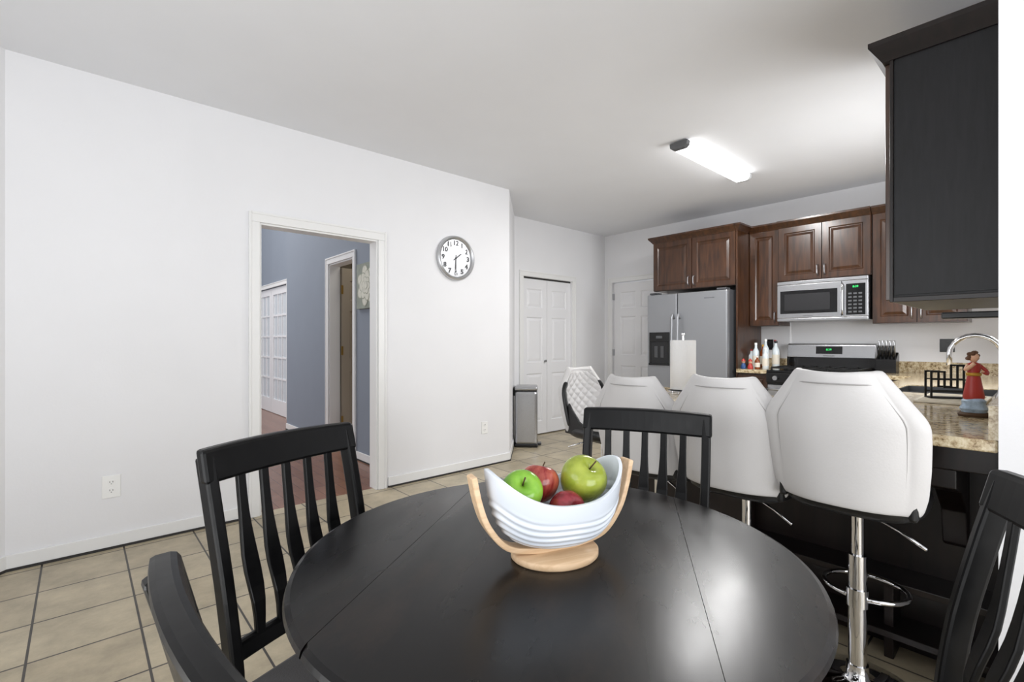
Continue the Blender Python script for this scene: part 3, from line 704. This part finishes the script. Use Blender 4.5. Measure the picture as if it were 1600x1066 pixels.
# ------------------------------------------------------------ bar stools
def stool(name, at, rot, T):
    g = group(name, at[0], at[1], 0, rot)   # faces local +Y
    zs = T-.36
    lathe('base', [(0, 0), (.195, 0), (.2, .006), (.19, .014), (.1, .03), (.05, .045), (.034, .06), (.032, .1), (0, .1)], M['chrome'], g, seg=56)
    cyl('column', (0, 0, .08), .028, zs-.36, M['chrome'], g, seg=28)
    cyl('piston', (0, 0, zs-.29), .019, .2, M['chrome'], g, seg=24)
    pts = []
    zf = .33
    for i in range(25):
        t = -math.pi*.5+2*math.pi*i/25; pts.append((.125*math.cos(t), .1+.11*math.sin(t), zf))
    tube('footrest', pts, .009, M['chrome'], g, closed=True, seg=10)
    cyl('footrest_collar', (0, 0, zf-.03), .034, .06, M['chrome'], g)
    box('mount_plate', (-.09, -.09, zs-.125), (.09, .09, zs-.1), M['bplastic'], g, bevel=.004)
    tube('lever', [(0, 0, zs-.12), (.13, -.09, zs-.14), (.2, -.13, zs-.165)], .005, M['chrome'], g)
    def cushion(nm, z0, z1, a, b, m, cy=0, e=3.4):
        V = []; F = []; n = 40; rows = [(0, .86), (.18, .97), (.5, 1), (.82, .97), (1, .84)]
        for t, s in rows:
            for i in range(n):
                th = 2*math.pi*i/n; c, sn = math.cos(th), math.sin(th)
                V.append((a*s*abs(c)**(2/e)*(1 if c >= 0 else -1), cy+b*s*abs(sn)**(2/e)*(1 if sn >= 0 else -1), z0+(z1-z0)*t))
        for k in range(len(rows)-1):
            for i in range(n): F.append((k*n+i, k*n+(i+1) % n, (k+1)*n+(i+1) % n, (k+1)*n+i))
        F += [tuple(range(n)), tuple((len(rows)-1)*n+i for i in range(n))]
        return obj(nm, V, F, m, g, True)
    cushion('seat_shell', zs-.1, zs-.02, .195, .195, M['bleather'], -.01)
    cushion('seat_cushion', zs-.04, zs+.03, .185, .19, M['leather'], 0)
    prof = [(-.06, .178), (-.045, .19), (.0, .201), (.08, .209), (.16, .213), (.205, .213), (.225, .205), (.335, .122), (.35, .112), (.36, .098)]
    def wz(z):
        for (a, wa), (b, wb) in zip(prof, prof[1:]):
            if z <= b:
                t = max(0, (z-a)/(b-a)); return wa+(wb-wa)*t
        return prof[-1][1]
    def surf(s, z, off=0):
        y = -.215-.06*((z+.06)/.42)+.075*abs(s)**2.4*(1-.35*max(0, z)/.36)
        return Vector((s*wz(z), y+off, zs+z))
    def puff(s, z):
        e = max(0, 1-(s/.8)**4) if abs(s) < .8 else .8*max(0, 1-((abs(s)-.9)/.1)**2)
        return e
    def sheet(nm, m, s0, s1, za, zb, off, th, nx=14, nz=16, quilt=0, lev=1, puffy=0):
        V = []; F = []
        for j in range(nz+1):
            z = za+(zb-za)*j/nz
            for i in range(nx+1):
                s = s0+(s1-s0)*i/nx; p = surf(s, z, off)
                if quilt:
                    p.y += quilt*abs(math.sin(math.pi*(s*3+z*16)))**.6*abs(math.sin(math.pi*(s*3-z*16)))**.6
                if puffy: p.y -= puffy*puff(s, z)*math.sin(math.pi*min(1, max(0, (z-za)/(zb-za))))**.4
                V.append(p)
        for j in range(nz):
            for i in range(nx):
                a = j*(nx+1)+i; F.append((a, a+1, a+nx+2, a+nx+1))
        o = obj(nm, V, F, m, g, True)
        sm = o.modifiers.new('sol', 'SOLIDIFY'); sm.thickness = th; sm.offset = 0
        if lev:
            ss = o.modifiers.new('sub', 'SUBSURF'); ss.levels = lev; ss.render_levels = lev
        return o
    sheet('back_shell', M['leather'], -1, 1, -.06, .36, 0, .042, lev=1, nx=40, nz=42, puffy=.008)
    sheet('back_pad', M['leather'], -.8, .8, -.0, .33, .022, .012, nx=64, nz=64, quilt=.008, lev=0)
    sheet('side_trim_1', M['bleather'], -.97, -.84, -.03, .27, .016, .03, nx=3, nz=10)
    sheet('side_trim_2', M['bleather'], .84, .97, -.03, .27, .016, .03, nx=3, nz=10)
    for k, s in enumerate((-.8, .8)):
        tube('piping_%d' % k, [surf(s, z, -.0235) for z in [-.05+.395*i/40 for i in range(41)]], .0024, M['pipe'], g, up=Vector((0, 1, 0)), seg=6)
    tube('piping_top', [surf(-.8+1.6*i/20, .325, -.0235-.006*(1-(-1+i/10)**2)) for i in range(21)], .0022, M['pipe'], g, seg=6)
    for k, s in enumerate((-1, 1)):
        P = [(-.185, zs-.08), (.06, zs-.08), (.07, zs-.02), (-.05, zs+.02), (-.12, zs+.09), (-.15, zs+.13), (-.185, zs+.0)]
        prism('side_wing_%d' % k, P, s*.176-.012, s*.176+.012, M['bleather'], g, axis='x', bevel=.01)
    return g
RS = -math.pi/2
stool('bar_stool', (2.0, .447), RS, 1.115)
stool('bar_stool', (2.03, .83), RS+.05, 1.075)
stool('bar_stool', (2.09, 1.27), RS+.05, 1.05)
stool('bar_stool', (2.64, 2.02), math.pi-.12, 1.02)

# ------------------------------------------------------------ fruit bowl
g = group('fruit_bowl', .748, .70, .76, math.radians(-18.9))
V = []; F = []; NT = 160; NS = 80
for j in range(NS+1):
    s = j/NS; f = math.sin(s*math.pi/2)**.62
    for i in range(NT):
        t = 2*math.pi*i/NT; c, sn = math.cos(t), math.sin(t)
        hr = .103+.06*abs(c)**2.6
        z = .031+hr*s**2.1
        ramp = max(0, min(1, (s-.25)/.08))*max(0, min(1, (.84-s)/.06))
        rip = .002*math.sin(2*math.pi*(s**1.7*8.5)+1.3*math.sin(5*t+.5))*ramp
        k = (f+.03*s**6)
        V.append(((.15+rip)*k*c, (.1+rip)*k*sn, z))
for j in range(NS):
    for i in range(NT): F.append((j*NT+i, j*NT+(i+1) % NT, (j+1)*NT+(i+1) % NT, (j+1)*NT+i))
o = obj('bowl', V, F, M['ceramic'], g, True)
bm = bmesh.new(); bm.from_mesh(o.data); bmesh.ops.remove_doubles(bm, verts=bm.verts, dist=1e-4); bmesh.ops.recalc_face_normals(bm, faces=bm.faces)
for f in bm.faces: f.smooth = True
bm.to_mesh(o.data); bm.free()
sm = o.modifiers.new('sol', 'SOLIDIFY'); sm.thickness = .007; sm.offset = -1
bvm = o.modifiers.new('bev', 'BEVEL'); bvm.width = .002; bvm.segments = 2; bvm.angle_limit = math.radians(50)
lathe('stand_base', [(0, 0), (.092, 0), (.095, .003), (.095, .012), (.092, .015), (0, .015)], M['bamboo'], g, seg=64, sx=1.0, sy=.85)
pts = smoothpts([(-.184, 0, .185), (-.172, 0, .13), (-.152, 0, .08), (-.112, 0, .036), (-.05, 0, .021), (0, 0, .02), (.05, 0, .021), (.112, 0, .036), (.152, 0, .08), (.172, 0, .13), (.184, 0, .185)], 5)
sweep('stand_arc', pts, [(-.018, -.006), (.018, -.006), (.018, .006), (-.018, .006)], M['bamboo'], g, bevel=.003, up=Vector((0, 0.0001, 1)))
AP = [(0, -.78), (.12, -.86), (.32, -.88), (.62, -.72), (.88, -.32), (1.0, .12), (.95, .48), (.72, .8), (.42, .9), (.2, .83), (.07, .66), (0, .6)]
def apple(nm, at, r, m, rot):
    e = lathe(nm, [(a*r, b*r) for a, b in AP], m, g, seg=32); e.location = at; e.rotation_euler = rot
    for md in list(e.modifiers): e.modifiers.remove(md)
    ss = e.modifiers.new('s', 'SUBSURF'); ss.levels = 2; ss.render_levels = 2
    st = tube(nm+'_stem', [(0, 0, .6*r), (.002, 0, .9*r), (.006, .002, 1.12*r)], .0016, M['stem'], e, up=Vector((0, 1, 0)), seg=6)
apple('green_apple_1', (-.08, -.008, .142), .044, M['ap_g'], (.7, -.3, 0))
apple('red_apple_1', (-.022, .03, .142), .043, M['ap_r'], (-.2, .3, 0))
apple('green_apple_2', (.068, .002, .148), .052, M['ap_g2'], (.6, .2, 0))
apple('red_apple_2', (.003, -.042, .107), .039, M['ap_r2'], (1.2, .6, 0))

# ------------------------------------------------------------ lights
def area(name, loc, direction, sx, sy, power, color=(1, 1, 1)):
    l = bpy.data.lights.new(name, 'AREA'); l.shape = 'RECTANGLE'; l.size = sx; l.size_y = sy; l.energy = power; l.color = color
    o = bpy.data.objects.new(name, l); o.location = loc
    o.rotation_euler = Vector(direction).to_track_quat('-Z', 'Y').to_euler(); COL.objects.link(o)
    return o
area('fill_light_side', (-1.5, .8, 1.45), (1, 0, .6), 1.7, 2.8, 50, (.98, .99, 1))  # added fill at the invented side window, tilted up to brighten the ceiling
area('fill_light_back', (.4, -2.3, 1.1), (0, 1, .55), 2.4, 2.1, 90, (.98, .99, 1))  # added fill behind the camera, also tilted up toward the ceiling
area('fill_light_sink', (4.0, -.1, 1.6), (0, 1, 0), .95, .95, 48, (.98, .99, 1))  # added fill for the kitchen, outside the invented sink window
area('ceiling_light_glow', (3.98, 1.90, H-.07), (0, 0, -1), 1.05, .12, 40, (1, .99, .98))
area('hall_fill_light', (.5, 7.2, 4.3), (0, 0, -1), 2.5, 4, 130, (1, .98, .96))  # added overhead fill for the hall, no fixture there
area('hall_side_fill', (-1.9, 8, 2.0), (1, 0, 0), 2, 2.5, 80, (.97, .98, 1))  # added sideways fill for the hall; that wall has no window
area('closet_light', (2.7, 5.1, 2.45), (0, 0, -1), .4, .4, 3, (1, .95, .85))

w = bpy.data.worlds.new('world'); S.world = w; w.use_nodes = True
w.node_tree.nodes['Background'].inputs[0].default_value = (.9, .94, 1, 1)
w.node_tree.nodes['Background'].inputs[1].default_value = 1.0
S.view_settings.view_transform = 'Standard'
S.view_settings.exposure = 0

cam = bpy.data.cameras.new('camera'); co = bpy.data.objects.new('camera', cam); COL.objects.link(co)
cam.sensor_width = 36; cam.lens = 16.99; cam.clip_start = .01
co.location = (0, 0, 1.21); co.rotation_euler = (math.pi/2, 0, -math.radians(41.84))
S.camera = co
